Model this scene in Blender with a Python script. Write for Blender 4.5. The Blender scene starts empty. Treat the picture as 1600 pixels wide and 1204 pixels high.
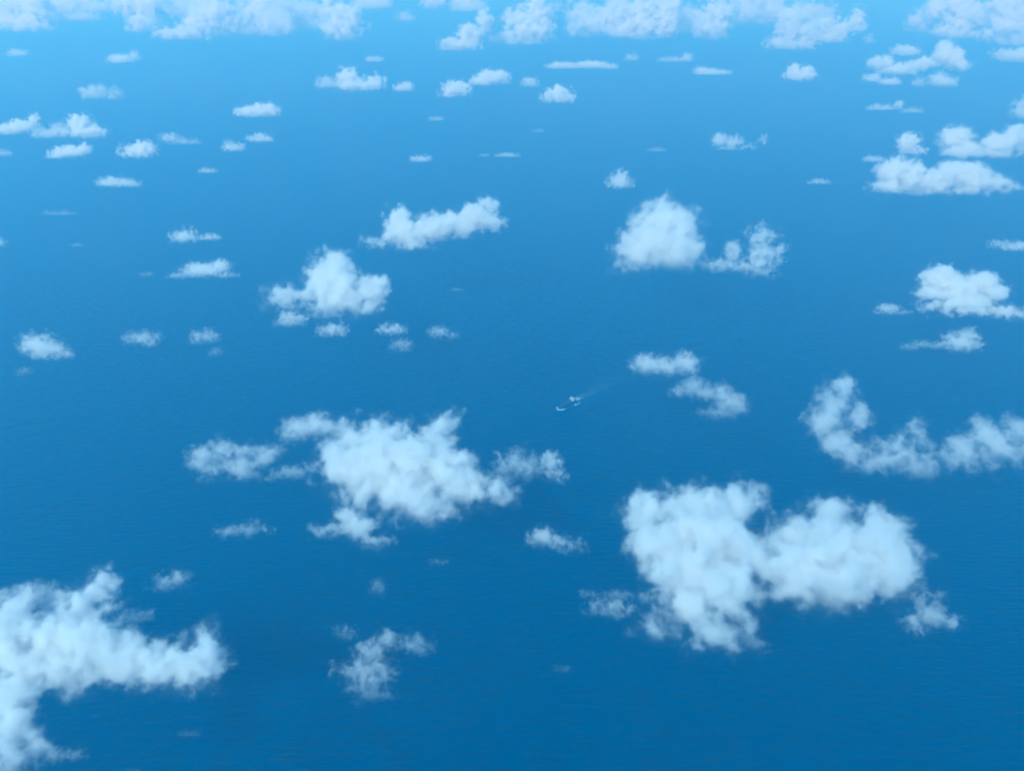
import bpy, bmesh, math, random
from mathutils import Vector, Matrix, noise as mnoise
R = math.radians
C = bpy.context.scene
COL = C.collection

# ------------------------------------------------------------------ camera
CAM_H = 3500.0            # the aeroplane flies 3.5 km above the sea
PITCH = R(30.6)           # looking down
FPX = 1256.0              # focal length in photo pixels (1600 wide)
cam_d = bpy.data.cameras.new('camera')
cam = bpy.data.objects.new('camera', cam_d)
COL.objects.link(cam)
cam.location = (0, 0, CAM_H)
cam.rotation_euler = (math.pi / 2 - PITCH, 0, 0)
cam_d.sensor_width = 36.0
cam_d.lens = 36.0 * FPX / 1600.0
cam_d.clip_start = 1.0
cam_d.clip_end = 400000.0
C.camera = cam

# ------------------------------------------------------------------ sky and sun
SUN_EL, SUN_AZ = R(43), R(-144)      # azimuth measured from +Y (view direction) towards +X
world = bpy.data.worlds.new('World')
C.world = world
world.use_nodes = True
wn = world.node_tree
bg = wn.nodes['Background']
sky = wn.nodes.new('ShaderNodeTexSky')
sky.sky_type = 'NISHITA'
sky.sun_disc = False
sky.sun_elevation = SUN_EL
sky.sun_rotation = SUN_AZ
sky.altitude = 0
wn.links.new(sky.outputs[0], bg.inputs['Color'])
bg.inputs['Strength'].default_value = 0.15
sd = bpy.data.lights.new('sun', 'SUN')
sd.energy = 3.8
sd.angle = R(0.5)
sd.color = (1.0, 0.97, 0.92)
sun = bpy.data.objects.new('sun', sd)
COL.objects.link(sun)
to_sun = Vector((math.sin(SUN_AZ) * math.cos(SUN_EL), math.cos(SUN_AZ) * math.cos(SUN_EL), math.sin(SUN_EL)))
sun.rotation_euler = to_sun.to_track_quat('Z', 'Y').to_euler()
sun.location = (0, 0, 6000)

C.view_settings.view_transform = 'Standard'
C.view_settings.look = 'None'
C.view_settings.gamma = 1.0
C.view_settings.exposure = 0.07
C.view_settings.use_white_balance = True          # the photo was shot with a cold white balance
C.view_settings.white_balance_temperature = 4350
C.view_settings.white_balance_tint = -21

cy = C.cycles
cy.use_denoising = True
cy.use_adaptive_sampling = True
cy.adaptive_threshold = 0.02
cy.max_bounces = 16
cy.volume_bounces = 8
cy.diffuse_bounces = 2
cy.glossy_bounces = 2
cy.transparent_max_bounces = 48
cy.volume_step_rate = 3.0
cy.volume_max_steps = 256
cy.caustics_reflective = False
cy.caustics_refractive = False
cy.sample_clamp_indirect = 8

# ------------------------------------------------------------------ helpers
SP, CP = math.sin(PITCH), math.cos(PITCH)


def ray(x, y):
    """world direction of a photo pixel, one unit deep along the view axis"""
    u, v = (x - 800) / FPX, (602 - y) / FPX
    return Vector((u, CP + v * SP, -SP + v * CP))


def on_plane(x, y, z):
    d = ray(x, y)
    s = (CAM_H - z) / -d.z
    return Vector((0, 0, CAM_H)) + d * s, s


def nodes_mat(name):
    m = bpy.data.materials.new(name)
    m.use_nodes = True
    m.node_tree.nodes.clear()
    return m, m.node_tree.nodes, m.node_tree.links


# ------------------------------------------------------------------ materials
def mat_vapour():
    m, N, L = nodes_mat('cloud_vapour')
    out = N.new('ShaderNodeOutputMaterial')
    pv = N.new('ShaderNodeVolumeScatter')
    pv.inputs['Color'].default_value = (0.968, 0.972, 0.935, 1)
    pv.inputs['Anisotropy'].default_value = 0.25
    at = N.new('ShaderNodeAttribute')
    at.attribute_name = 'density'
    L.new(at.outputs['Fac'], pv.inputs['Density'])
    L.new(pv.outputs[0], out.inputs['Volume'])
    return m


def mat_skin():
    m, N, L = nodes_mat('thin_cloud_edge')
    out = N.new('ShaderNodeOutputMaterial')
    tr = N.new('ShaderNodeBsdfTransparent')
    df = N.new('ShaderNodeBsdfDiffuse')
    df.inputs['Color'].default_value = (0.9, 0.9, 0.9, 1)
    mx = N.new('ShaderNodeMixShader')
    mx.inputs[0].default_value = 0.004
    L.new(tr.outputs[0], mx.inputs[1])
    L.new(df.outputs[0], mx.inputs[2])
    L.new(mx.outputs[0], out.inputs['Surface'])
    return m


def mat_water():
    m, N, L = nodes_mat('open_sea_water')
    out = N.new('ShaderNodeOutputMaterial')
    bs = N.new('ShaderNodeBsdfPrincipled')
    tc = N.new('ShaderNodeTexCoord')
    # large soft patches of slightly different water
    mp = N.new('ShaderNodeMapping'); mp.inputs['Scale'].default_value = (1 / 2600, 1 / 1500, 1)
    n1 = N.new('ShaderNodeTexNoise'); n1.inputs['Scale'].default_value = 1.0; n1.inputs['Detail'].default_value = 4
    cr = N.new('ShaderNodeValToRGB')
    cr.color_ramp.elements[0].position = 0.3; cr.color_ramp.elements[0].color = WATER_A
    cr.color_ramp.elements[1].position = 0.7; cr.color_ramp.elements[1].color = WATER_B
    L.new(tc.outputs['Object'], mp.inputs[0]); L.new(mp.outputs[0], n1.inputs['Vector'])
    L.new(n1.outputs['Fac'], cr.inputs[0])
    # swell and chop
    def wave(scale, detail, rot):
        a = N.new('ShaderNodeMapping'); a.inputs['Scale'].default_value = scale
        a.inputs['Rotation'].default_value = (0, 0, rot)
        b = N.new('ShaderNodeTexNoise'); b.inputs['Scale'].default_value = 1.0
        b.inputs['Detail'].default_value = detail; b.inputs['Roughness'].default_value = 0.55
        b.inputs['Distortion'].default_value = 0.4
        L.new(tc.outputs['Object'], a.inputs[0]); L.new(a.outputs[0], b.inputs['Vector'])
        return b.outputs['Fac']
    w1 = wave((1 / 110, 1 / 26, 1), 3, R(-8))
    w2 = wave((1 / 45, 1 / 12, 1), 2, R(12))
    # wind streaks: light and dark of the ripples painted into the water colour
    ws = wave((1 / 170, 1 / 26, 1), 3, R(4))
    mr = N.new('ShaderNodeMapRange'); mr.inputs[1].default_value = 0.3; mr.inputs[2].default_value = 0.7
    mr.inputs[3].default_value = 0.4; mr.inputs[4].default_value = 1.6
    L.new(ws, mr.inputs[0])
    vm = N.new('ShaderNodeVectorMath'); vm.operation = 'SCALE'
    L.new(cr.outputs[0], vm.inputs[0]); L.new(mr.outputs[0], vm.inputs['Scale'])
    L.new(vm.outputs[0], bs.inputs['Base Color'])
    b1 = N.new('ShaderNodeBump'); b1.inputs['Distance'].default_value = 8.5; b1.inputs['Strength'].default_value = 1.0
    b2 = N.new('ShaderNodeBump'); b2.inputs['Distance'].default_value = 2.2; b2.inputs['Strength'].default_value = 1.0
    L.new(w1, b1.inputs['Height']); L.new(w2, b2.inputs['Height']); L.new(b1.outputs[0], b2.inputs['Normal'])
    L.new(b2.outputs[0], bs.inputs['Normal'])
    bs.inputs['Roughness'].default_value = 0.33
    bs.inputs['IOR'].default_value = 1.333
    L.new(bs.outputs[0], out.inputs['Surface'])
    return m


WATER_A = (0.001, 0.013, 0.049, 1)
WATER_B = (0.001, 0.017, 0.057, 1)
VAPOUR = mat_vapour()
SKIN = mat_skin()

# ------------------------------------------------------------------ the sea
me = bpy.data.meshes.new('sea')
S = 150000
me.from_pydata([(-S, -S, 0), (S, -S, 0), (S, S, 0), (-S, S, 0)], [], [(0, 1, 2, 3)])
sea = bpy.data.objects.new('sea', me)
COL.objects.link(sea)
me.materials.append(mat_water())
sea['kind'] = 'structure'

# ------------------------------------------------------------------ clouds
BASE = 750.0              # condensation level of the whole field, in metres
QUALITY = 1.0
PENDING = []


class Tree:
    """small helper for a geometry node tree made of field nodes"""
    def __init__(self, name):
        self.t = bpy.data.node_groups.new(name, 'GeometryNodeTree')
        self.t.interface.new_socket('Geometry', in_out='INPUT', socket_type='NodeSocketGeometry')
        self.t.interface.new_socket('Geometry', in_out='OUTPUT', socket_type='NodeSocketGeometry')
        self.N, self.L = self.t.nodes, self.t.links

    def set(self, sock, v):
        if isinstance(v, bpy.types.NodeSocket):
            self.L.new(v, sock)
        else:
            sock.default_value = v

    def m(self, op, *a, clamp=False):
        n = self.N.new('ShaderNodeMath'); n.operation = op; n.use_clamp = clamp
        for i, v in enumerate(a):
            self.set(n.inputs[i], v)
        return n.outputs[0]

    def v(self, op, *a):
        n = self.N.new('ShaderNodeVectorMath'); n.operation = op
        for i, v in enumerate(a):
            if op == 'SCALE' and i == 1:
                self.set(n.inputs['Scale'], v)
            else:
                self.set(n.inputs[i], v)
        return n.outputs['Value'] if op in ('LENGTH', 'DISTANCE', 'DOT_PRODUCT') else n.outputs[0]

    def noise(self, vec, scale, detail, rough, w, color=False):
        n = self.N.new('ShaderNodeTexNoise'); n.noise_dimensions = '3D'
        self.set(n.inputs['Vector'], self.v('ADD', vec, (w * 913.0, w * -571.0, w * 337.0)))
        n.inputs['Scale'].default_value = scale
        n.inputs['Detail'].default_value = detail
        n.inputs['Roughness'].default_value = rough
        return n.outputs['Color'] if color else n.outputs['Fac']


def density_tree(name, blobs, lo, hi, res, seed, style, base_z, peak):
    """volume cube whose density is a pile of soft lobes, torn by noise"""
    T = Tree(name)
    N = T.N
    pos = N.new('GeometryNodeInputPosition').outputs[0]
    rm = sum(min(b[3], b[4], b[5]) ** 2 for b in blobs) / sum(min(b[3], b[4], b[5]) for b in blobs)
    rbig = max(min(b[3], b[4], b[5]) for b in blobs)
    wn_ = T.noise(pos, 1 / (rbig * 1.1), 3, 0.55, seed, color=True)
    w = T.v('SUBTRACT', wn_, (0.5, 0.5, 0.5))
    w = T.v('SCALE', w, style['warp'] * rm * 2)
    p = T.v('ADD', pos, w)
    d = None
    for (x, y, z, a, b, c) in blobs:
        q = T.v('MULTIPLY_ADD', p, (1 / a, 1 / b, 1 / c), (-x / a, -y / b, -z / c))
        k = T.v('LENGTH', q)
        k = T.m('SUBTRACT', k, 1.0)
        k = T.m('MULTIPLY', k, min(a, b, c))
        d = k if d is None else T.m('SMOOTH_MIN', d, k, rm * style['join'])
    # billows and tatters
    n1 = T.noise(p, style['freq'] / rm, style['detail'], style['rough'], seed + 7)
    n1 = T.m('SUBTRACT', n1, 0.5)
    vo = N.new('ShaderNodeTexVoronoi'); vo.feature = 'F1'; vo.voronoi_dimensions = '3D'
    wn2 = T.noise(pos, 1 / (rm * 0.3), 2, 0.5, seed + 3, color=True)
    wp = T.v('ADD', pos, T.v('SCALE', wn2, rm * 0.35))
    T.set(vo.inputs['Vector'], wp)
    vo.inputs['Scale'].default_value = style['freq'] * 1.2 / rm
    vo.inputs['Detail'].default_value = 1.0
    vo.inputs['Roughness'].default_value = 0.5
    puff = T.m('SUBTRACT', 0.55, vo.outputs['Distance'])
    e = T.m('MULTIPLY_ADD', n1, style['tear'] * rm * 2, T.m('MULTIPLY', puff, style['puff'] * rm))
    f = T.m('SUBTRACT', T.m('ADD', e, style['grow'] * rm), d)
    # flat cloud base
    sep = N.new('ShaderNodeSeparateXYZ'); T.set(sep.inputs[0], pos)
    zb = T.m('SUBTRACT', sep.outputs[2], base_z)
    f = T.m('SMOOTH_MIN', f, T.m('MULTIPLY_ADD', n1, rm * 0.3, zb), rm * 0.3)
    veil = T.m('MULTIPLY_ADD', f, 0.9 / rm, 0.5, clamp=True)
    f = T.m('DIVIDE', f, style['soft'] * rm, clamp=True)
    f = T.m('POWER', f, 1.5)
    # thin and thick patches inside
    n3 = T.noise(pos, 1 / (rm * 1.6), 3, 0.6, seed + 21)
    n3 = T.m('MULTIPLY_ADD', n3, 3.2, -1.05, clamp=True)
    f = T.m('MULTIPLY', f, T.m('MULTIPLY_ADD', n3, style['patch'], 1.0 - style['patch']))
    # torn veils of thin vapour round the edge
    veil = T.m('MULTIPLY', T.m('POWER', veil, 2.0), T.m('MULTIPLY', n3, 0.10))
    f = T.m('ADD', f, veil)
    f = T.m('MULTIPLY', f, peak)
    vc = N.new('GeometryNodeVolumeCube')
    T.set(vc.inputs['Density'], f)
    vc.inputs['Min'].default_value = lo
    vc.inputs['Max'].default_value = hi
    for i, ax in enumerate('XYZ'):
        vc.inputs['Resolution ' + ax].default_value = res[i]
    return T, vc


STYLES = {
    'puff': dict(warp=0.65, detail=7, rough=0.66, tear=1.75, puff=0.55, soft=0.68, dens=0.034, grow=0.27, patch=0.4),
    'soft': dict(warp=0.8, detail=7, rough=0.68, tear=2.0, puff=0.4, soft=0.85, dens=0.018, grow=0.38, patch=0.5),
    'wisp': dict(warp=1.0, detail=7, rough=0.7, tear=2.4, puff=0.4, soft=0.9, dens=0.010, grow=0.4, patch=0.7),
    'torn': dict(warp=0.85, detail=7, rough=0.69, tear=2.3, puff=0.45, soft=0.75, dens=0.014, grow=0.15, patch=0.8),
    'faint': dict(warp=1.0, detail=7, rough=0.7, tear=2.2, puff=0.3, soft=1.0, dens=0.006, grow=0.45, patch=0.7),
}


def cloud(label, style, px_blobs, seed, cat='cloud', group=None, far=False):
    st = dict(STYLES[style])
    bl = [(b[0], b[1], b[2], b[3] if len(b) > 3 else b[2]) for b in px_blobs]
    yb = max(y + ry for x, y, rx, ry in bl)
    xc = sum(b[0] for b in bl) / len(bl)
    p0, s0 = on_plane(xc, yb, BASE)
    Y0 = p0.y
    dep = math.atan2(CAM_H - BASE, p0.length)
    t = 0.9 * (1 - math.sin(dep))
    rnd = random.Random(seed)
    more = []
    for x, y, rx, ry in bl:
        if rx > 1.7 * ry and ry > 3 and dep < 0.42:          # a long lobe is a row of uneven heaps
            n = max(2, round(rx / ry))
            more.append((x, y + ry * 0.22, rx * 0.9, ry * 0.65))
            for k in range(n):
                u = (k + 0.5) / n * 2 - 1
                h = ry * (1.0 - 0.4 * u * u) * rnd.uniform(0.55, 1.1)
                more.append((x + u * rx * 0.82 + rnd.uniform(-.15, .15) * ry, y + ry * 0.55 - h * 0.75, h * rnd.uniform(0.9, 1.3), h * 0.8))
        else:
            more.append((x, y, rx, ry))
    bl = more
    out = []
    for x, y, rx, ry in bl:
        d = ray(x, y)
        s = (CAM_H - BASE + t * Y0) / (t * d.y - d.z)
        P = Vector((0, 0, CAM_H)) + d * s
        th = math.asin(-d.z / d.length)
        a, Rr = rx * s / FPX, ry * s / FPX
        c = Rr * (0.95 if dep < 0.35 else 0.8) / max(math.cos(th), 0.3)
        c = min(c, Rr * 1.15)
        b = math.sqrt(max(Rr * Rr - (c * math.cos(th)) ** 2, 0)) / math.sin(th)
        b = min(max(b, 0.55 * Rr), (0.75 if dep < 0.45 else 1.3) * max(a, Rr))
        out.append((P.x, P.y, P.z, a, b, c))
    xs = [o[0] for o in out]; ys = [o[1] for o in out]
    cen = Vector(((min(xs) + max(xs)) / 2, (min(ys) + max(ys)) / 2, BASE))
    loc = [(x - cen.x, y - cen.y, z - cen.z, a, b, c) for x, y, z, a, b, c in out]
    pad = 1.45
    rm = sum(min(b[3], b[4], b[5]) ** 2 for b in loc) / sum(min(b[3], b[4], b[5]) for b in loc)
    g = rm * 0.8
    lo = Vector([min(b[i] - b[i + 3] - g for b in loc) for i in range(3)])
    hi = Vector([max(b[i] + b[i + 3] + g for b in loc) for i in range(3)])
    lo.z = max(lo.z, -rm * 0.8)
    # grid resolution follows how large the cloud is in the picture
    pix = s0 / FPX * 1600 / 1024                # metres per render pixel at this distance
    wide = max(b[0] + b[2] for b in bl) - min(b[0] - b[2] for b in bl)
    small = max(0.0, min(1.0, (110 - wide) / 80))
    small = max(small, 0.7 if far else 0.0)
    vox = max(pix * (1.25 - 0.55 * small), 5.0) / QUALITY
    st['tear'] *= 1 + 0.6 * small
    st['puff'] *= 1 + 0.5 * small
    st['freq'] = 1.0 + 0.15 * small
    st['join'] = 0.5 - 0.3 * small
    size = hi - lo
    res = [max(10, min(320, int(size[i] / (vox * (1.0, min(1.8, 0.75 / math.sin(dep)), 1.0)[i])))) for i in range(3)]
    while res[0] * res[1] * res[2] > 2.0e6:
        res = [int(r * 0.92) for r in res]
    peak = st['dens'] * (st.get('k', 1.0)) * max(1.0, min(2.0, 130 / rm))
    # the skin: an outline mesh taken from a coarser reading of the same field
    T2, vc2 = density_tree('cloud_outline', loc, lo, hi, [max(10, int(r * 0.6)) for r in res], seed * 3.7, dict(st, detail=2), 0.0, 1.0)
    vm = T2.N.new('GeometryNodeVolumeToMesh')
    vm.inputs['Threshold'].default_value = 0.16
    go = T2.N.new('NodeGroupOutput')
    T2.L.new(vc2.outputs[0], vm.inputs[0]); T2.L.new(vm.outputs[0], go.inputs[0])
    tmp = bpy.data.meshes.new('tmp'); to = bpy.data.objects.new('tmp', tmp); COL.objects.link(to)
    md = to.modifiers.new('g', 'NODES'); md.node_group = T2.t
    dg = bpy.context.evaluated_depsgraph_get()
    mesh = bpy.data.meshes.new_from_object(to.evaluated_get(dg))
    bpy.data.objects.remove(to); bpy.data.meshes.remove(tmp); bpy.data.node_groups.remove(T2.t)
    mesh.name = 'cloud'
    drop_specks(mesh)
    mesh.materials.clear(); mesh.materials.append(SKIN)
    ob = bpy.data.objects.new('cloud', mesh); COL.objects.link(ob)
    ob.location = cen
    ob['label'] = label; ob['category'] = cat
    if group:
        ob['group'] = group
    PENDING.append((ob, loc, lo, hi, res, seed * 3.7, st, peak))
    return ob


def fill(ob, loc, lo, hi, res, seed, st, peak):
    """the vapour that fills an outline"""
    T, vc = density_tree('cloud_field', loc, lo, hi, res, seed, st, 0.0, peak)
    go = T.N.new('NodeGroupOutput')
    sm = T.N.new('GeometryNodeSetMaterial'); sm.inputs['Material'].default_value = VAPOUR
    T.L.new(vc.outputs[0], sm.inputs[0]); T.L.new(sm.outputs[0], go.inputs[0])
    vd = bpy.data.volumes.new('vapour')
    vd.materials.append(VAPOUR)
    vo = bpy.data.objects.new('vapour', vd); COL.objects.link(vo)
    vo.parent = ob
    md = vo.modifiers.new('vapour', 'NODES'); md.node_group = T.t


def drop_specks(mesh):
    """keep the main outline, drop tiny detached scraps"""
    bm = bmesh.new(); bm.from_mesh(mesh)
    seen, parts = set(), []
    for v in bm.verts:
        if v.index in seen:
            continue
        st, comp = [v], []
        seen.add(v.index)
        while st:
            q = st.pop(); comp.append(q)
            for e in q.link_edges:
                o = e.other_vert(q)
                if o.index not in seen:
                    seen.add(o.index); st.append(o)
        parts.append(comp)
    if parts:
        big = max(len(c) for c in parts)
        dead = [v for c in parts if len(c) < 0.12 * big for v in c]
        bmesh.ops.delete(bm, geom=dead, context='VERTS')
    bm.to_mesh(mesh); bm.free()


# one entry per cloud: label, kind of cloud, lobes (x, y, rx, ry) traced from the photograph
FIELD = 'small cumulus clouds scattered over the sea'
BANK = 'far bank of cumulus along the top of the view'
CLOUDS = [
 # ---- the large near ones
 ('largest white cumulus, three-lobed, right of centre in the lower half', 'puff', [(1005,800,28,28),(1055,790,30,26),(1100,800,38,32),(1150,790,28,28),(1180,770,15,15),(1035,845,50,38),(1110,850,65,50),(1163,862,32,42),(1205,880,24,28),(1065,900,48,42),(1120,920,58,46),(1085,955,52,36),(1110,985,42,28),(1140,1005,25,18),(1025,985,14,8),(1245,840,28,28),(1300,805,30,24),(1290,860,50,50),(1245,900,45,48),(1310,910,50,38),(1335,870,40,50),(1375,835,32,28),(1365,805,10,10),(1385,880,44,45),(1400,905,28,30),(1222,895,26,28),(1207,888,24,24),(1208,862,18,18)], FIELD),
 ('large cloud cut by the left frame edge, with bright tower and long arm', 'puff', [(165,912,17,15),(145,930,26,20),(135,950,28,22),(115,965,34,30),(105,1005,45,42),(100,1045,44,32),(25,950,26,28),(20,1005,45,48),(50,1050,52,30),(150,1015,45,42),(200,1032,45,34),(250,1040,45,30),(295,1038,42,30),(322,1030,24,32),(325,1000,12,12),(15,1090,38,34),(18,1140,32,40),(20,1185,45,34),(55,1185,22,14)], FIELD),
 ('large white cloud left of centre with a pointed upper right horn', 'puff', [(692,667,15,15),(680,692,28,26),(570,685,45,26),(612,678,22,16),(535,722,36,34),(590,725,52,42),(645,725,50,40),(695,735,42,38),(640,780,50,36),(590,765,52,26),(670,800,34,24),(620,798,30,14),(725,762,38,30),(765,768,34,20)], FIELD),
 ('round domed cumulus with a small peak, upper right of the ship', 'puff', [(1038,322,12,12),(1040,348,42,28),(1020,380,45,38),(1065,362,28,28),(1050,395,42,34),(1000,395,34,26),(985,412,18,12)], FIELD),
 ('compact knobbly white cumulus left of centre, one lobe trailing left', 'puff', [(522,415,28,24),(508,438,30,30),(530,458,42,35),(575,452,28,24),(590,445,13,16),(440,464,24,12),(465,458,22,12),(560,480,26,14),(510,483,26,12)], FIELD),
 ('elongated white cloud rising to the right, top centre', 'puff', [(590,377,20,8),(622,340,18,18),(635,365,34,24),(680,355,34,22),(640,382,18,8),(720,350,30,20),(745,340,26,22),(762,320,16,13),(776,348,11,12)], FIELD),
 ('ragged hook-shaped cloud at the right edge, curling up on its left', 'torn', [(1318,603,20,20),(1300,630,25,25),(1288,660,30,28),(1310,690,30,26),(1340,650,14,22),(1335,708,30,22),(1370,722,40,20),(1400,695,24,20),(1430,680,14,20),(1410,722,40,22),(1440,735,30,16),(1480,710,24,20),(1510,702,30,24),(1540,678,24,26),(1570,698,32,26),(1590,670,16,18),(1530,730,36,10)], FIELD),
 # ---- right side
 ('long heaped cloud with four domes near the upper right edge', 'puff', [(1400,268,28,22),(1385,290,26,14),(1422,278,20,24),(1460,285,28,20),(1490,270,28,18),(1520,280,25,24),(1550,285,28,16),(1575,291,18,9),(1470,298,60,8)], FIELD),
 ('cloud against the upper right edge, behind the four-domed one', 'puff', [(1492,215,23,18),(1505,235,30,14),(1560,225,25,18),(1590,215,20,20),(1550,240,40,9)], FIELD),
 ('small round cloud perched above the left end of the four-domed cloud', 'puff', [(1420,222,16,14),(1428,234,16,8)], FIELD),
 ('tiny flat puff beside the left end of the four-domed cloud', 'soft', [(1366,248,17,7)], FIELD),
 ('narrow upright puff on the right edge above the heaped clouds', 'soft', [(1596,172,11,17)], FIELD),
 ('torn little cloud with a hooked tail, upper right', 'torn', [(1125,218,14,11),(1145,220,20,10),(1140,231,24,6),(1172,228,13,4),(1192,217,7,8)], FIELD),
 ('thin flat cloudlet right of the domed cumulus', 'soft', [(1280,284,18,5)], FIELD),
 ('wispy tower with torn sides right of the domed cumulus', 'torn', [(1187,368,18,18),(1209,365,8,9),(1188,398,22,22),(1190,423,20,14),(1213,395,14,14)], FIELD),
 ('faint veil between the domed cumulus and the wispy tower', 'wisp', [(1145,392,13,18),(1128,412,32,13),(1158,415,24,12)], FIELD),
 ('grey-white flattened cloud on the right edge above the double cloud', 'soft', [(1562,380,18,6),(1585,384,20,11)], FIELD),
 ('double-domed cloud spreading to the right edge, half way up', 'puff', [(1470,437,30,24),(1458,455,26,14),(1533,442,26,22),(1512,465,36,20),(1475,476,38,9),(1525,482,48,9),(1575,487,28,12),(1558,457,18,16),(1500,455,30,20)], FIELD),
 ('small flat cloud left of the double-domed one', 'soft', [(1388,480,18,9),(1395,487,32,5)], FIELD),
 ('small square-topped puff below the double-domed cloud', 'soft', [(1500,537,24,13),(1510,524,13,9)], FIELD),
 ('thin curved wisp joining the square-topped puff on its left', 'wisp', [(1420,543,12,5),(1440,538,14,5),(1460,540,12,5)], FIELD),
 ('small elongated cloud to the right of the ship', 'soft', [(1008,571,20,14),(1040,575,20,14),(1025,574,16,12),(1071,569,18,14)], FIELD),
 ('broken wispy cloud trailing lower right of the elongated one', 'wisp', [(1083,602,18,12),(1062,610,12,8),(1105,612,18,10),(1128,616,18,13),(1145,632,22,18),(1130,645,20,10),(1108,648,13,8)], FIELD),
 ('small cloud with a ragged top right of the largest cumulus', 'torn', [(1430,978,24,17),(1453,962,26,22),(1465,933,9,10),(1440,940,12,10),(1480,974,20,13)], FIELD),
 ('small hazy cloud left of the foot of the largest cumulus', 'torn', [(950,954,34,17),(975,960,17,12)], FIELD),
 ('faint streak lying over the small hazy cloud', 'wisp', [(968,932,20,9),(925,930,16,6)], FIELD),
 ('tiny faint puff low in the middle of the dark water', 'faint', [(880,1047,12,6)], FIELD),
 ('small flat-based cloud just left of the largest cumulus', 'soft', [(848,842,20,15),(870,850,22,12),(894,855,18,9)], FIELD),
 # ---- left and centre
 ('small grey-white cloud above the arm of the large left cloud', 'torn', [(258,914,22,15),(280,908,16,14),(288,900,9,9)], FIELD),
 ('torn veil behind the tower of the large left cloud', 'wisp', [(62,930,28,16),(80,950,16,16)], FIELD),
 ('faint ragged veil above the arm of the large left cloud', 'wisp', [(195,972,24,14),(215,965,18,9)], FIELD),
 ('thin wisp at the foot of the lower left edge', 'wisp', [(95,1183,32,10),(122,1180,14,6)], FIELD),
 ('mushroom-like ragged cloud alone at the bottom centre', 'torn', [(605,1000,20,15),(645,1005,26,14),(580,1020,22,20),(575,1052,40,22),(580,1080,30,22),(535,1045,14,9)], FIELD),
 ('tiny puff left of the mushroom-like cloud', 'wisp', [(540,992,15,10)], FIELD),
 ('very faint upright smudge above the mushroom-like cloud', 'faint', [(591,922,9,13)], FIELD),
 ('very faint short streak low on the left', 'faint', [(297,1147,16,5)], FIELD),
 ('very faint puff below the horned cloud', 'faint', [(685,880,13,6)], FIELD),
 ('low spiky cloud below the ring-shaped one', 'torn', [(352,832,18,10),(385,830,20,13),(370,830,14,11),(412,828,12,8),(400,818,8,7)], FIELD),
 ('small triangular cloud under the left foot of the horned cloud', 'soft', [(545,808,19,17),(520,826,18,10),(498,829,10,6),(560,828,26,20),(590,848,20,11)], FIELD),
 ('faint fringe of vapour at the right end of the horned cloud', 'wisp', [(812,732,34,20),(790,742,24,16)], FIELD),
 ('small comma-shaped puff right of the horned cloud', 'soft', [(861,722,14,14),(871,744,10,11)], FIELD),
 ('ring-shaped ragged cloud left of the horned cloud', 'torn', [(315,716,22,20),(345,702,24,16),(322,738,20,13),(375,732,24,17),(412,712,26,17),(385,745,18,10),(378,710,22,15),(350,728,16,12)], FIELD),
 ('small domed cloud touching the upper left of the horned cloud', 'soft', [(465,674,26,18),(495,668,22,17),(525,676,20,13)], FIELD),
 ('thin wisp linking the ring-shaped cloud and the horned cloud', 'wisp', [(455,739,26,11),(488,732,16,9),(432,748,14,6)], FIELD),
 ('little round puff under the trailing lobe of the knobbly cumulus', 'soft', [(455,501,19,11)], FIELD),
 ('little ragged puff under the knobbly cumulus', 'soft', [(520,517,20,9)], FIELD),
 ('small puff to the lower right of the knobbly cumulus', 'soft', [(612,516,20,8)], FIELD),
 ('faint scrap just below the small puff by the knobbly cumulus', 'wisp', [(627,541,14,9)], FIELD),
 ('small faint arched wisp in the centre of the view', 'wisp', [(685,519,15,8),(703,526,12,5)], FIELD),
 ('flat-based cloud with a low dome left of the knobbly cumulus', 'soft', [(318,418,34,14),(290,429,28,6),(345,415,14,11),(352,429,20,6)], FIELD),
 ('tiny scrap at the left tip of the flat-based cloud', 'faint', [(229,428,11,5)], FIELD),
 ('small cloud with one peak above the flat-based cloud', 'soft', [(288,371,17,10)], FIELD),
 ('thin puff beside the one-peaked cloud', 'soft', [(325,371,20,7)], FIELD),
 ('faint streaky wisp at the upper left', 'faint', [(92,333,26,5)], FIELD),
 ('thin tiny dash of cloud under the faint streaky wisp', 'faint', [(120,383,12,4)], FIELD),
 ('bit of cloud on the left frame edge', 'wisp', [(0,381,7,8)], FIELD),
 ('slanting cotton-like cloud near the left frame edge', 'soft', [(55,536,20,13),(72,546,22,15),(93,553,15,9)], FIELD),
 ('tiny wisp below the slanting cotton-like cloud', 'faint', [(38,581,10,6)], FIELD),
 ('small hazy puff with a notch, left of centre', 'wisp', [(220,527,24,8),(235,537,10,8)], FIELD),
 ('faint puff right of the notched one', 'wisp', [(320,528,18,10)], FIELD),
 ('very small faint speck below the faint puff', 'faint', [(338,551,8,6)], FIELD),
 # ---- upper left, further away
 ('small thin cloud under the top left bank', 'wisp', [(28,83,15,6)], FIELD),
 ('small cloud with a scrap to its right under the top bank', 'soft', [(188,91,18,8),(210,87,6,6)], FIELD),
 ('left one of two tiny twin clouds', 'soft', [(147,147,16,10)], FIELD),
 ('right one of two tiny twin clouds', 'wisp', [(179,149,10,9)], FIELD),
 ('cloud touching the left frame edge below the twin clouds', 'puff', [(15,200,22,12),(35,195,20,11),(54,186,8,7)], FIELD),
 ('hazy patch between the left-edge cloud and the rounded one', 'wisp', [(75,207,24,11),(92,203,12,11)], FIELD),
 ('rounded cloud in the upper left group', 'puff', [(125,195,17,16),(135,206,30,12)], FIELD),
 ('ragged cloud just below the rounded one in the upper left', 'puff', [(108,236,28,11),(90,243,16,6),(132,233,9,8)], FIELD),
 ('scrap on the left edge below the upper left group', 'wisp', [(6,241,9,6)], FIELD),
 ('small bright lens-shaped cloud right of the ragged one', 'puff', [(213,235,27,13)], FIELD),
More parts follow.
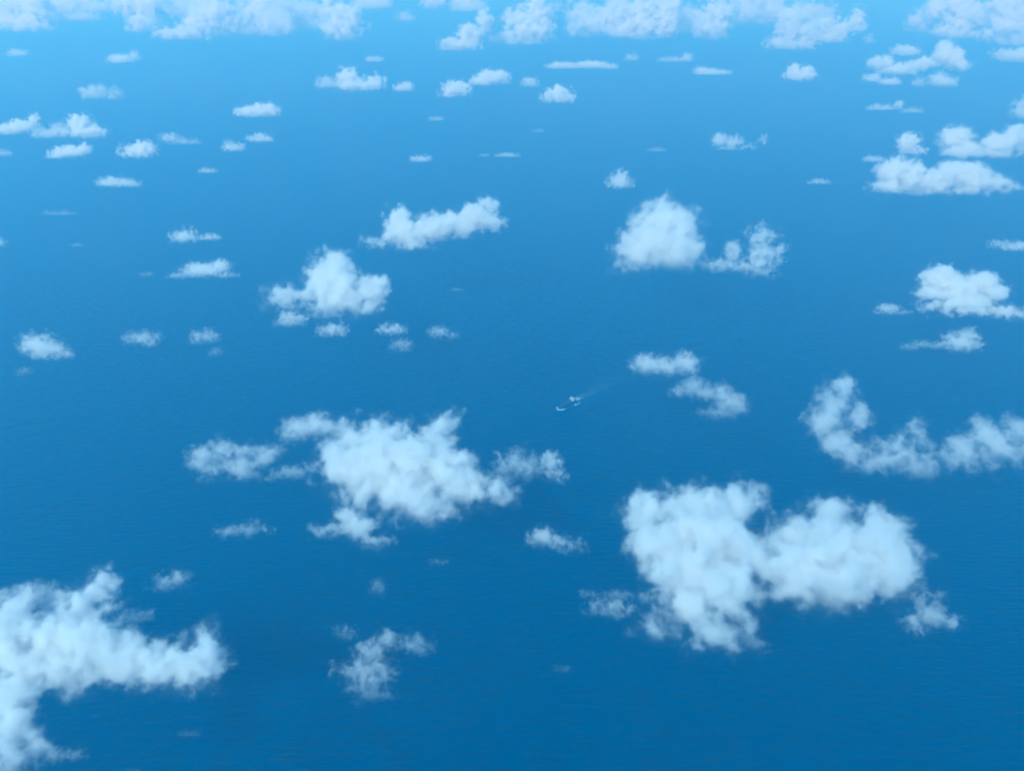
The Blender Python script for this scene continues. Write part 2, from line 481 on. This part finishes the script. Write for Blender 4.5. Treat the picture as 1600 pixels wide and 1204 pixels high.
 ('thin broken cloud above and right of the lens-shaped one', 'wisp', [(264,213,17,9),(290,221,26,6)], FIELD),
 ('flat-bottomed oval cloud alone at the upper left', 'puff', [(402,172,36,12),(415,167,18,9)], FIELD),
 ('lower left one of two neighbouring clouds under the oval one', 'soft', [(365,229,17,9)], FIELD),
 ('upper right one of two neighbouring clouds under the oval one', 'soft', [(406,216,21,8)], FIELD),
 ('tiny pointed cloud below the two neighbours', 'soft', [(324,266,15,6)], FIELD),
 ('low flat cloud at the left below the lens-shaped one', 'soft', [(182,284,34,9),(200,288,20,6)], FIELD),
 ('saddle-shaped cloud below the top bank, left of centre', 'puff', [(545,124,16,17),(560,132,30,11),(588,130,12,11)], FIELD),
 ('small knob left of the saddle-shaped cloud', 'soft', [(510,131,13,9)], FIELD),
 ('small puff right of the saddle-shaped cloud', 'soft', [(630,136,15,8)], FIELD),
 ('thin slanting scrap above the saddle-shaped cloud', 'wisp', [(585,92,14,6)], FIELD),
 ('lower left half of the slanting pair at top centre', 'puff', [(714,140,20,12),(700,147,13,6)], FIELD),
 ('upper right half of the slanting pair at top centre', 'puff', [(770,118,27,14),(752,126,18,9)], FIELD),
 ('little puff right of the slanting pair', 'soft', [(828,130,11,7)], FIELD),
 ('long thin bar of cloud at the top centre', 'soft', [(880,102,30,6),(925,100,30,7),(950,104,15,5)], FIELD),
 ('bright mound-shaped cloud beneath the long thin bar', 'puff', [(873,150,24,12),(874,146,16,11)], FIELD),
 ('tiny faint dash below the slanting pair', 'wisp', [(681,185,12,5)], FIELD),
 ('minute dash left of the tiny far streak', 'faint', [(841,204,9,4)], FIELD),
 ('small round-headed cloud above the elongated rising cloud', 'soft', [(658,247,17,8)], FIELD),
 ('small flat dash of cloud right of the round-headed one', 'soft', [(793,242,20,5)], FIELD),
 ('fainter dash between the round-headed cloud and the flat dash', 'wisp', [(757,242,9,4)], FIELD),
 ('thin lone streak left of the torn hooked cloud', 'wisp', [(1026,234,15,4)], FIELD),
 ('small pyramid-shaped cloud above the domed cumulus', 'soft', [(968,286,17,10),(970,276,9,9)], FIELD),
 ('tiny hazy puff right of the long thin bar', 'wisp', [(986,91,9,6)], FIELD),
 ('thin hazy streak under the top bank, right of centre', 'wisp', [(1050,93,22,5),(1073,91,10,7)], FIELD),
 ('flat slab-like cloud at the upper right of centre', 'soft', [(1113,112,31,6),(1097,109,13,6)], FIELD),
 ('small crown-topped cloud at the upper right', 'puff', [(1250,117,24,10),(1240,110,10,9),(1262,110,9,7)], FIELD),
 ('very small faint scrap in the middle distance', 'faint', [(714,452,9,4)], FIELD),
 # ---- upper right
 ('small flat cloud above the broad upper right cluster', 'soft', [(1415,78,21,10)], FIELD),
 ('broad cluster of domes at the upper right, one rising tower', 'puff', [(1370,98,14,10),(1400,108,26,10),(1430,101,16,9),(1445,98,14,9),(1475,85,14,21),(1490,92,14,17),(1502,101,13,8),(1385,96,12,9)], FIELD),
 ('left puff under the broad upper right cluster', 'soft', [(1362,122,12,7)], FIELD),
 ('middle puff under the broad upper right cluster', 'soft', [(1390,127,17,7)], FIELD),
 ('tiny round puff under the broad upper right cluster', 'wisp', [(1436,130,8,8)], FIELD),
 ('dim dome under the tower of the broad upper right cluster', 'soft', [(1473,126,19,11)], FIELD),
 ('flat thin cloud below the broad upper right cluster', 'soft', [(1378,168,24,5),(1404,163,7,6)], FIELD),
 ('hazy smudge right of the flat thin upper right cloud', 'wisp', [(1425,173,18,5)], FIELD),
 ('hazy cloud on the right edge under the top right bank', 'soft', [(1585,85,30,12)], FIELD),
 # ---- the far bank
 ('bank cloud in the top left corner, dim left puff', 'puff', [(12,20,22,20),(22,35,16,12)], BANK),
 ('bank cloud in the top left corner, tall bright column', 'puff', [(62,22,22,26),(45,40,26,9),(30,8,18,10)], BANK),
 ('dim bank cloud between the corner column and the next column', 'soft', [(108,15,18,16),(145,8,20,10),(130,25,20,8)], BANK),
 ('bank cloud narrowing to a foot, second bright one from the left', 'puff', [(203,10,22,16),(240,10,26,18),(222,36,20,15),(185,4,16,8)], BANK),
 ('bank cloud shaped like a ramp rising to the right', 'puff', [(265,52,18,10),(290,50,28,12),(315,37,24,20),(322,15,24,14),(345,30,22,24)], BANK),
 ('ragged bank cloud right of the ramp-shaped one', 'soft', [(385,38,18,20),(402,18,28,18),(368,48,14,10),(428,38,24,14)], BANK),
 ('hazy bank cloud left of the blocky one', 'soft', [(462,25,25,20),(490,12,25,14),(485,38,18,10)], BANK),
 ('blocky bright bank cloud, left of the gap in the bank', 'puff', [(535,45,24,19),(548,28,18,16),(522,22,18,16)], BANK),
 ('dim bank cloud at the frame top above the blocky one', 'soft', [(580,5,30,9)], BANK),
 ('small torn puff in the gap of the bank', 'wisp', [(632,28,11,8)], BANK),
 ('rounded bit of bank cut by the frame top, left part of the gap', 'puff', [(678,4,15,10)], BANK),
 ('rounded bit of bank cut by the frame top, right of the gap', 'soft', [(732,7,24,11)], BANK),
 ('bank cloud like a cone with a long left foot', 'puff', [(718,68,26,11),(735,56,19,16),(757,35,11,16),(702,73,14,5)], BANK),
 ('tallest bright bank cloud, like a boot, at top centre', 'puff', [(800,60,26,8),(835,48,24,20),(842,22,20,22),(806,30,17,14)], BANK),
 ('bank cloud with a left shoulder, right of the boot-shaped one', 'soft', [(905,20,14,14),(900,45,12,8),(930,40,18,20),(960,27,22,22)], BANK),
 ('broad bank cloud filling the middle right of the bank', 'puff', [(995,10,28,14),(1003,42,25,19),(1040,40,18,22),(1045,12,20,14)], BANK),
 ('bright bank cloud with a narrow foot, right of centre', 'puff', [(1115,48,20,15),(1125,22,22,22),(1097,35,13,14)], BANK),
 ('soft grey bank cloud behind the narrow-footed one', 'soft', [(1175,15,25,20),(1208,20,22,20)], BANK),
 ('bank cloud with a wide flat foot near the right end', 'puff', [(1235,40,18,28),(1245,70,24,8),(1213,70,12,7),(1260,50,16,18)], BANK),
 ('trailing ragged end of the long bank', 'puff', [(1287,40,16,14),(1292,57,22,10),(1312,48,14,13),(1335,38,14,13),(1340,22,8,8)], BANK),
 ('tiny drop-shaped scrap right of the trailing bank end', 'wisp', [(1358,63,6,7)], BANK),
 ('small leaning puff left of the top right corner clouds', 'soft', [(1433,36,12,16)], BANK),
 ('bright triangular bank cloud left of the corner cloud', 'puff', [(1465,14,17,14),(1500,12,25,16),(1490,50,24,9),(1525,25,20,18),(1500,34,17,16)], BANK),
 ('hazy scrap at the frame top beside the corner column', 'soft', [(88,5,18,10),(80,22,10,12)], BANK),
 ('hazy tuft at the frame top above the ramp-shaped cloud', 'soft', [(282,12,20,13),(300,24,14,10)], BANK),
 ('ragged tuft at the frame top between the middle bank clouds', 'soft', [(436,8,18,11),(440,50,12,7)], BANK),
 ('thin scrap at the frame top right of the boot-shaped cloud', 'wisp', [(868,12,9,9)], BANK),
 ('ragged low fragments filling the middle of the bank', 'soft', [(975,52,14,9),(962,50,12,8),(985,30,16,16)], BANK),
 ('hazy lump between two bright bank clouds right of centre', 'soft', [(1068,40,14,15),(1075,22,12,10)], BANK),
 ('grey shoulder of the bank above the wide flat foot', 'soft', [(1265,22,22,14),(1290,14,16,8)], BANK),
 ('bright bank cloud filling the top right corner', 'puff', [(1575,15,25,20),(1570,45,20,16),(1597,32,20,26),(1575,64,26,6)], BANK),
]
for i, (l, s, b, g) in enumerate(CLOUDS):
    if g == BANK:
        b = [(x, y, rx * 1.04, ry * 1.08) for x, y, rx, ry in b]
    cloud(l, s, b, i + 1, group=g, far=(g == BANK))
for a in PENDING:
    fill(*a)

# ------------------------------------------------------------------ ship
def box(bm, x0, x1, y0, y1, z0, z1):
    v = [bm.verts.new(p) for p in ((x0, y0, z0), (x1, y0, z0), (x1, y1, z0), (x0, y1, z0), (x0, y0, z1), (x1, y0, z1), (x1, y1, z1), (x0, y1, z1))]
    for f in ((3, 2, 1, 0), (4, 5, 6, 7), (0, 1, 5, 4), (1, 2, 6, 5), (2, 3, 7, 6), (3, 0, 4, 7)):
        bm.faces.new([v[i] for i in f])


def plain(name, col, rough=0.5):
    m, N, L = nodes_mat(name)
    out = N.new('ShaderNodeOutputMaterial')
    b = N.new('ShaderNodeBsdfPrincipled')
    tc = N.new('ShaderNodeTexCoord')
    n = N.new('ShaderNodeTexNoise'); n.inputs['Scale'].default_value = 0.15; n.inputs['Detail'].default_value = 4
    mx = N.new('ShaderNodeMix'); mx.data_type = 'RGBA'; mx.blend_type = 'MULTIPLY'
    mx.inputs[0].default_value = 0.35
    mx.inputs[6].default_value = col
    L.new(tc.outputs['Object'], n.inputs['Vector']); L.new(n.outputs['Color'], mx.inputs[7])
    L.new(mx.outputs[2], b.inputs['Base Color'])
    b.inputs['Roughness'].default_value = rough
    L.new(b.outputs[0], out.inputs['Surface'])
    return m


def finish(name, bm, mat, parent=None, bevel=0.0):
    bmesh.ops.recalc_face_normals(bm, faces=bm.faces)
    me = bpy.data.meshes.new(name); bm.to_mesh(me); bm.free()
    me.materials.append(mat)
    o = bpy.data.objects.new(name, me); COL.objects.link(o)
    if parent:
        o.parent = parent
    return o


def make_ship():
    """bulk carrier, 190 m long, bow along +X, waterline at z = 0"""
    Ls, B = 190.0, 31.0
    dark = plain('dark_blue_hull_paint', (0.015, 0.03, 0.05, 1))
    deck = plain('weathered_deck_paint', (0.025, 0.04, 0.055, 1), 0.7)
    hatch = plain('grey_hatch_paint', (0.025, 0.045, 0.06, 1), 0.6)
    white = plain('white_ship_paint', (0.42, 0.46, 0.48, 1), 0.5)
    buff = plain('pale_crane_paint', (0.06, 0.08, 0.09, 1), 0.5)
    root = bpy.data.objects.new('ship', None); COL.objects.link(root)
    root['label'] = 'lone cargo ship trailing a pale wake in the middle of the sea'
    root['category'] = 'ship'
    # hull: stations from stern to bow
    bm = bmesh.new()
    st = []
    for k in range(25):
        u = k / 24
        x = -Ls / 2 + u * Ls
        w = 1.0
        if u > 0.80:
            w = math.sqrt(max(0.0, 1 - ((u - 0.80) / 0.20) ** 2.0)) * 0.97 + 0.03
        if u < 0.1:
            w = 0.80 + 2.0 * u
        zt = 8.0 + (5.0 * max(0, (u - 0.85) / 0.15)) + (1.5 if u < 0.12 else 0)
        hw = B / 2 * w
        flare = 0.80 if u > 0.85 else 0.97
        prof = [(-hw, zt), (-hw * flare, 0.5), (-hw * flare * 0.9, -4), (0, -5), (hw * flare * 0.9, -4), (hw * flare, 0.5), (hw, zt)]
        xo = 0 if u < 0.9 else 0
        st.append([bm.verts.new((x + (0 if z > 1 else -5 * max(0, (u - 0.85) / 0.15)), y, z)) for y, z in prof])
    for a, b in zip(st, st[1:]):
        for i in range(6):
            bm.faces.new((a[i], a[i + 1], b[i + 1], b[i]))
        bm.faces.new((a[6], a[0], b[0], b[6]))
    bm.faces.new(st[0]); bm.faces.new(st[-1])
    finish('hull', bm, dark, root)
    # main deck plate just above the hull top
    bm = bmesh.new(); box(bm, -70, 62, -B / 2 + 1, B / 2 - 1, 8.0, 8.35)
    finish('deck', bm, deck, root)
    bm = bmesh.new(); box(bm, 78, 90, -3, 3, 13.0, 13.6); box(bm, 66, 77, -9, 9, 9.0, 11.5)
    finish('forecastle', bm, deck, root)
    for k in range(5):                                    # cargo hatches
        x = -46 + k * 24
        bm = bmesh.new(); box(bm, x - 9, x + 9, -10, 10, 8.4, 10.6); box(bm, x - 8.4, x + 8.4, -9.4, 9.4, 10.6, 11.2)
        finish('hatch', bm, hatch, root)
    for k in range(4):                                    # deck cranes
        x = -34 + k * 24
        bm = bmesh.new(); box(bm, x - 1.6, x + 1.6, -1.6, 1.6, 8.4, 22); box(bm, x - 2.4, x + 2.4, -2.4, 2.4, 22, 26)
        finish('crane', bm, buff, root)
        bm = bmesh.new(); box(bm, x - 19, x - 2.4, -0.8, 0.8, 22.5, 24)
        finish('crane_boom', bm, buff, root)
    bm = bmesh.new()                                      # accommodation block
    box(bm, -82, -64, -13, 13, 8.4, 14); box(bm, -81, -66, -11.5, 11.5, 14, 18); box(bm, -80, -67, -10, 10, 18, 21)
    h = finish('superstructure', bm, white, root)
    bm = bmesh.new(); box(bm, -79, -67.5, -13, 13, 21, 23.5)
    finish('bridge', bm, white, root)
    bm = bmesh.new(); box(bm, -91, -84, -3.5, 3.5, 9.5, 27)
    finish('funnel', bm, dark, root)
    bm = bmesh.new(); box(bm, -73.6, -72.8, -.4, .4, 23.5, 31); box(bm, -73.5, -72.9, -4, 4, 28, 28.5)
    finish('mast', bm, white, root)
    return root


ps, _ = on_plane(870, 641, 0)
pe, _ = on_plane(899, 624, 0)
mid = (ps + pe) / 2
HEAD = math.atan2(ps.y - pe.y, ps.x - pe.x)
ship = make_ship()
ship.location = (mid.x, mid.y, 0)
ship.rotation_euler = (0, 0, HEAD)
k_ = (ps - pe).length / 228
ship.scale = (k_, k_ * 1.55, k_ * 1.6)


def foam_mat(name, strength, scale, seed):
    """white water: dense churn broken by clear water, thinning out through noise"""
    m, N, L = nodes_mat(name)
    out = N.new('ShaderNodeOutputMaterial')
    b = N.new('ShaderNodeBsdfPrincipled')
    b.inputs['Base Color'].default_value = (0.55, 0.80, 0.95, 1); b.inputs['Roughness'].default_value = 0.8
    tr = N.new('ShaderNodeBsdfTransparent')
    mx = N.new('ShaderNodeMixShader')
    tc = N.new('ShaderNodeTexCoord'); n = N.new('ShaderNodeTexNoise')
    n.inputs['Scale'].default_value = scale; n.inputs['Detail'].default_value = 5; n.inputs['Roughness'].default_value = 0.65
    L.new(tc.outputs['Object'], n.inputs['Vector'])
    at = N.new('ShaderNodeAttribute'); at.attribute_name = 'foam'
    a = N.new('ShaderNodeMath'); a.operation = 'MULTIPLY_ADD'; a.inputs[1].default_value = 4.0; a.inputs[2].default_value = -1.5
    L.new(n.outputs['Fac'], a.inputs[0]); a.use_clamp = True
    c = N.new('ShaderNodeMath'); c.operation = 'MULTIPLY'; L.new(a.outputs[0], c.inputs[0]); L.new(at.outputs['Fac'], c.inputs[1])
    d = N.new('ShaderNodeMath'); d.operation = 'MULTIPLY'; L.new(c.outputs[0], d.inputs[0]); d.inputs[1].default_value = strength
    d.use_clamp = True
    L.new(d.outputs[0], mx.inputs[0]); L.new(tr.outputs[0], mx.inputs[1]); L.new(b.outputs[0], mx.inputs[2])
    L.new(mx.outputs[0], out.inputs['Surface'])
    return m


def strip(name, pts, mat, z, parent=None):
    """flat foam on the water: pts = (x, y, half width, amount) along the strip, in ship coordinates"""
    bm = bmesh.new(); rows = []
    al = []
    for i, (x, y, w, f) in enumerate(pts):
        p = Vector((x, y)); q = Vector(pts[min(i + 1, len(pts) - 1)][:2]) - Vector(pts[max(i - 1, 0)][:2])
        n = Vector((-q.y, q.x)).normalized()
        row = []
        for t, e in ((-1, 0), (-.55, .8), (0, 1), (.55, .8), (1, 0)):
            v = bm.verts.new((p.x + n.x * w * t, p.y + n.y * w * t, z)); row.append(v); al.append(f * e)
        rows.append(row)
    for a, b in zip(rows, rows[1:]):
        for i in range(4):
            bm.faces.new((a[i], b[i], b[i + 1], a[i + 1]))
    me = bpy.data.meshes.new(name); bm.to_mesh(me); bm.free()
    at = me.attributes.new('foam', 'FLOAT', 'POINT')
    at.data.foreach_set('value', al)
    me.materials.append(mat)
    o = bpy.data.objects.new(name, me); COL.objects.link(o)
    o.location = ship.location; o.rotation_euler = ship.rotation_euler; o.scale = ship.scale
    return o


WHITE = foam_mat('white_water', 1.5, 0.05, 1)
OLD = foam_mat('old_wake_water', 0.35, 0.02, 2)
f1 = strip('wake', [(-95, 0, 12, 1), (-130, 2, 22, .9), (-170, 4, 28, .45), (-230, 6, 34, .25), (-420, 14, 48, .16), (-620, 26, 60, .08), (-850, 45, 80, 0)], OLD, 0.4)
f1['kind'] = 'stuff'
f2 = strip('stern_foam', [(-88, -16, 5, .3), (-105, -14, 11, .7), (-122, -2, 16, .7), (-142, 6, 15, .3), (-180, 10, 14, 0)], WHITE, 0.8)
f2['kind'] = 'stuff'
f3 = strip('bow_foam', [(60, -22, 3, .0), (78, -18, 6, .7), (92, -9, 9, 1), (104, 0, 12, 1), (92, 9, 10, 1), (76, 18, 8, .9), (50, 24, 6, .3), (10, 28, 6, .05), (-30, 32, 7, .1), (-60, 35, 10, .45), (-85, 38, 9, .3), (-110, 42, 9, 0)], WHITE, 1.2)
f3['kind'] = 'stuff'

# ------------------------------------------------------------------ haze
def make_haze():
    me = bpy.data.meshes.new('haze')
    bm = bmesh.new()
    bmesh.ops.create_cube(bm, size=1.0)
    for v in bm.verts:
        v.co = Vector((v.co.x * 240000, v.co.y * 240000, -1.5 if v.co.z < 0 else CAM_H + 60))
    bm.to_mesh(me); bm.free()
    ob = bpy.data.objects.new('haze', me); COL.objects.link(ob)
    ob['kind'] = 'stuff'
    m, N, L = nodes_mat('sea_haze')
    out = N.new('ShaderNodeOutputMaterial')
    pv = N.new('ShaderNodeVolumePrincipled')
    pv.inputs['Color'].default_value = HAZE_COL
    pv.inputs['Density'].default_value = HAZE_D
    pv.inputs['Absorption Color'].default_value = (1, 1, 1, 1)
    pv.inputs['Anisotropy'].default_value = 0.15
    L.new(pv.outputs[0], out.inputs['Volume'])
    me.materials.append(m)


HAZE_COL = (0.21, 0.56, 1.0, 1)
HAZE_D = 8.1e-5
make_haze()
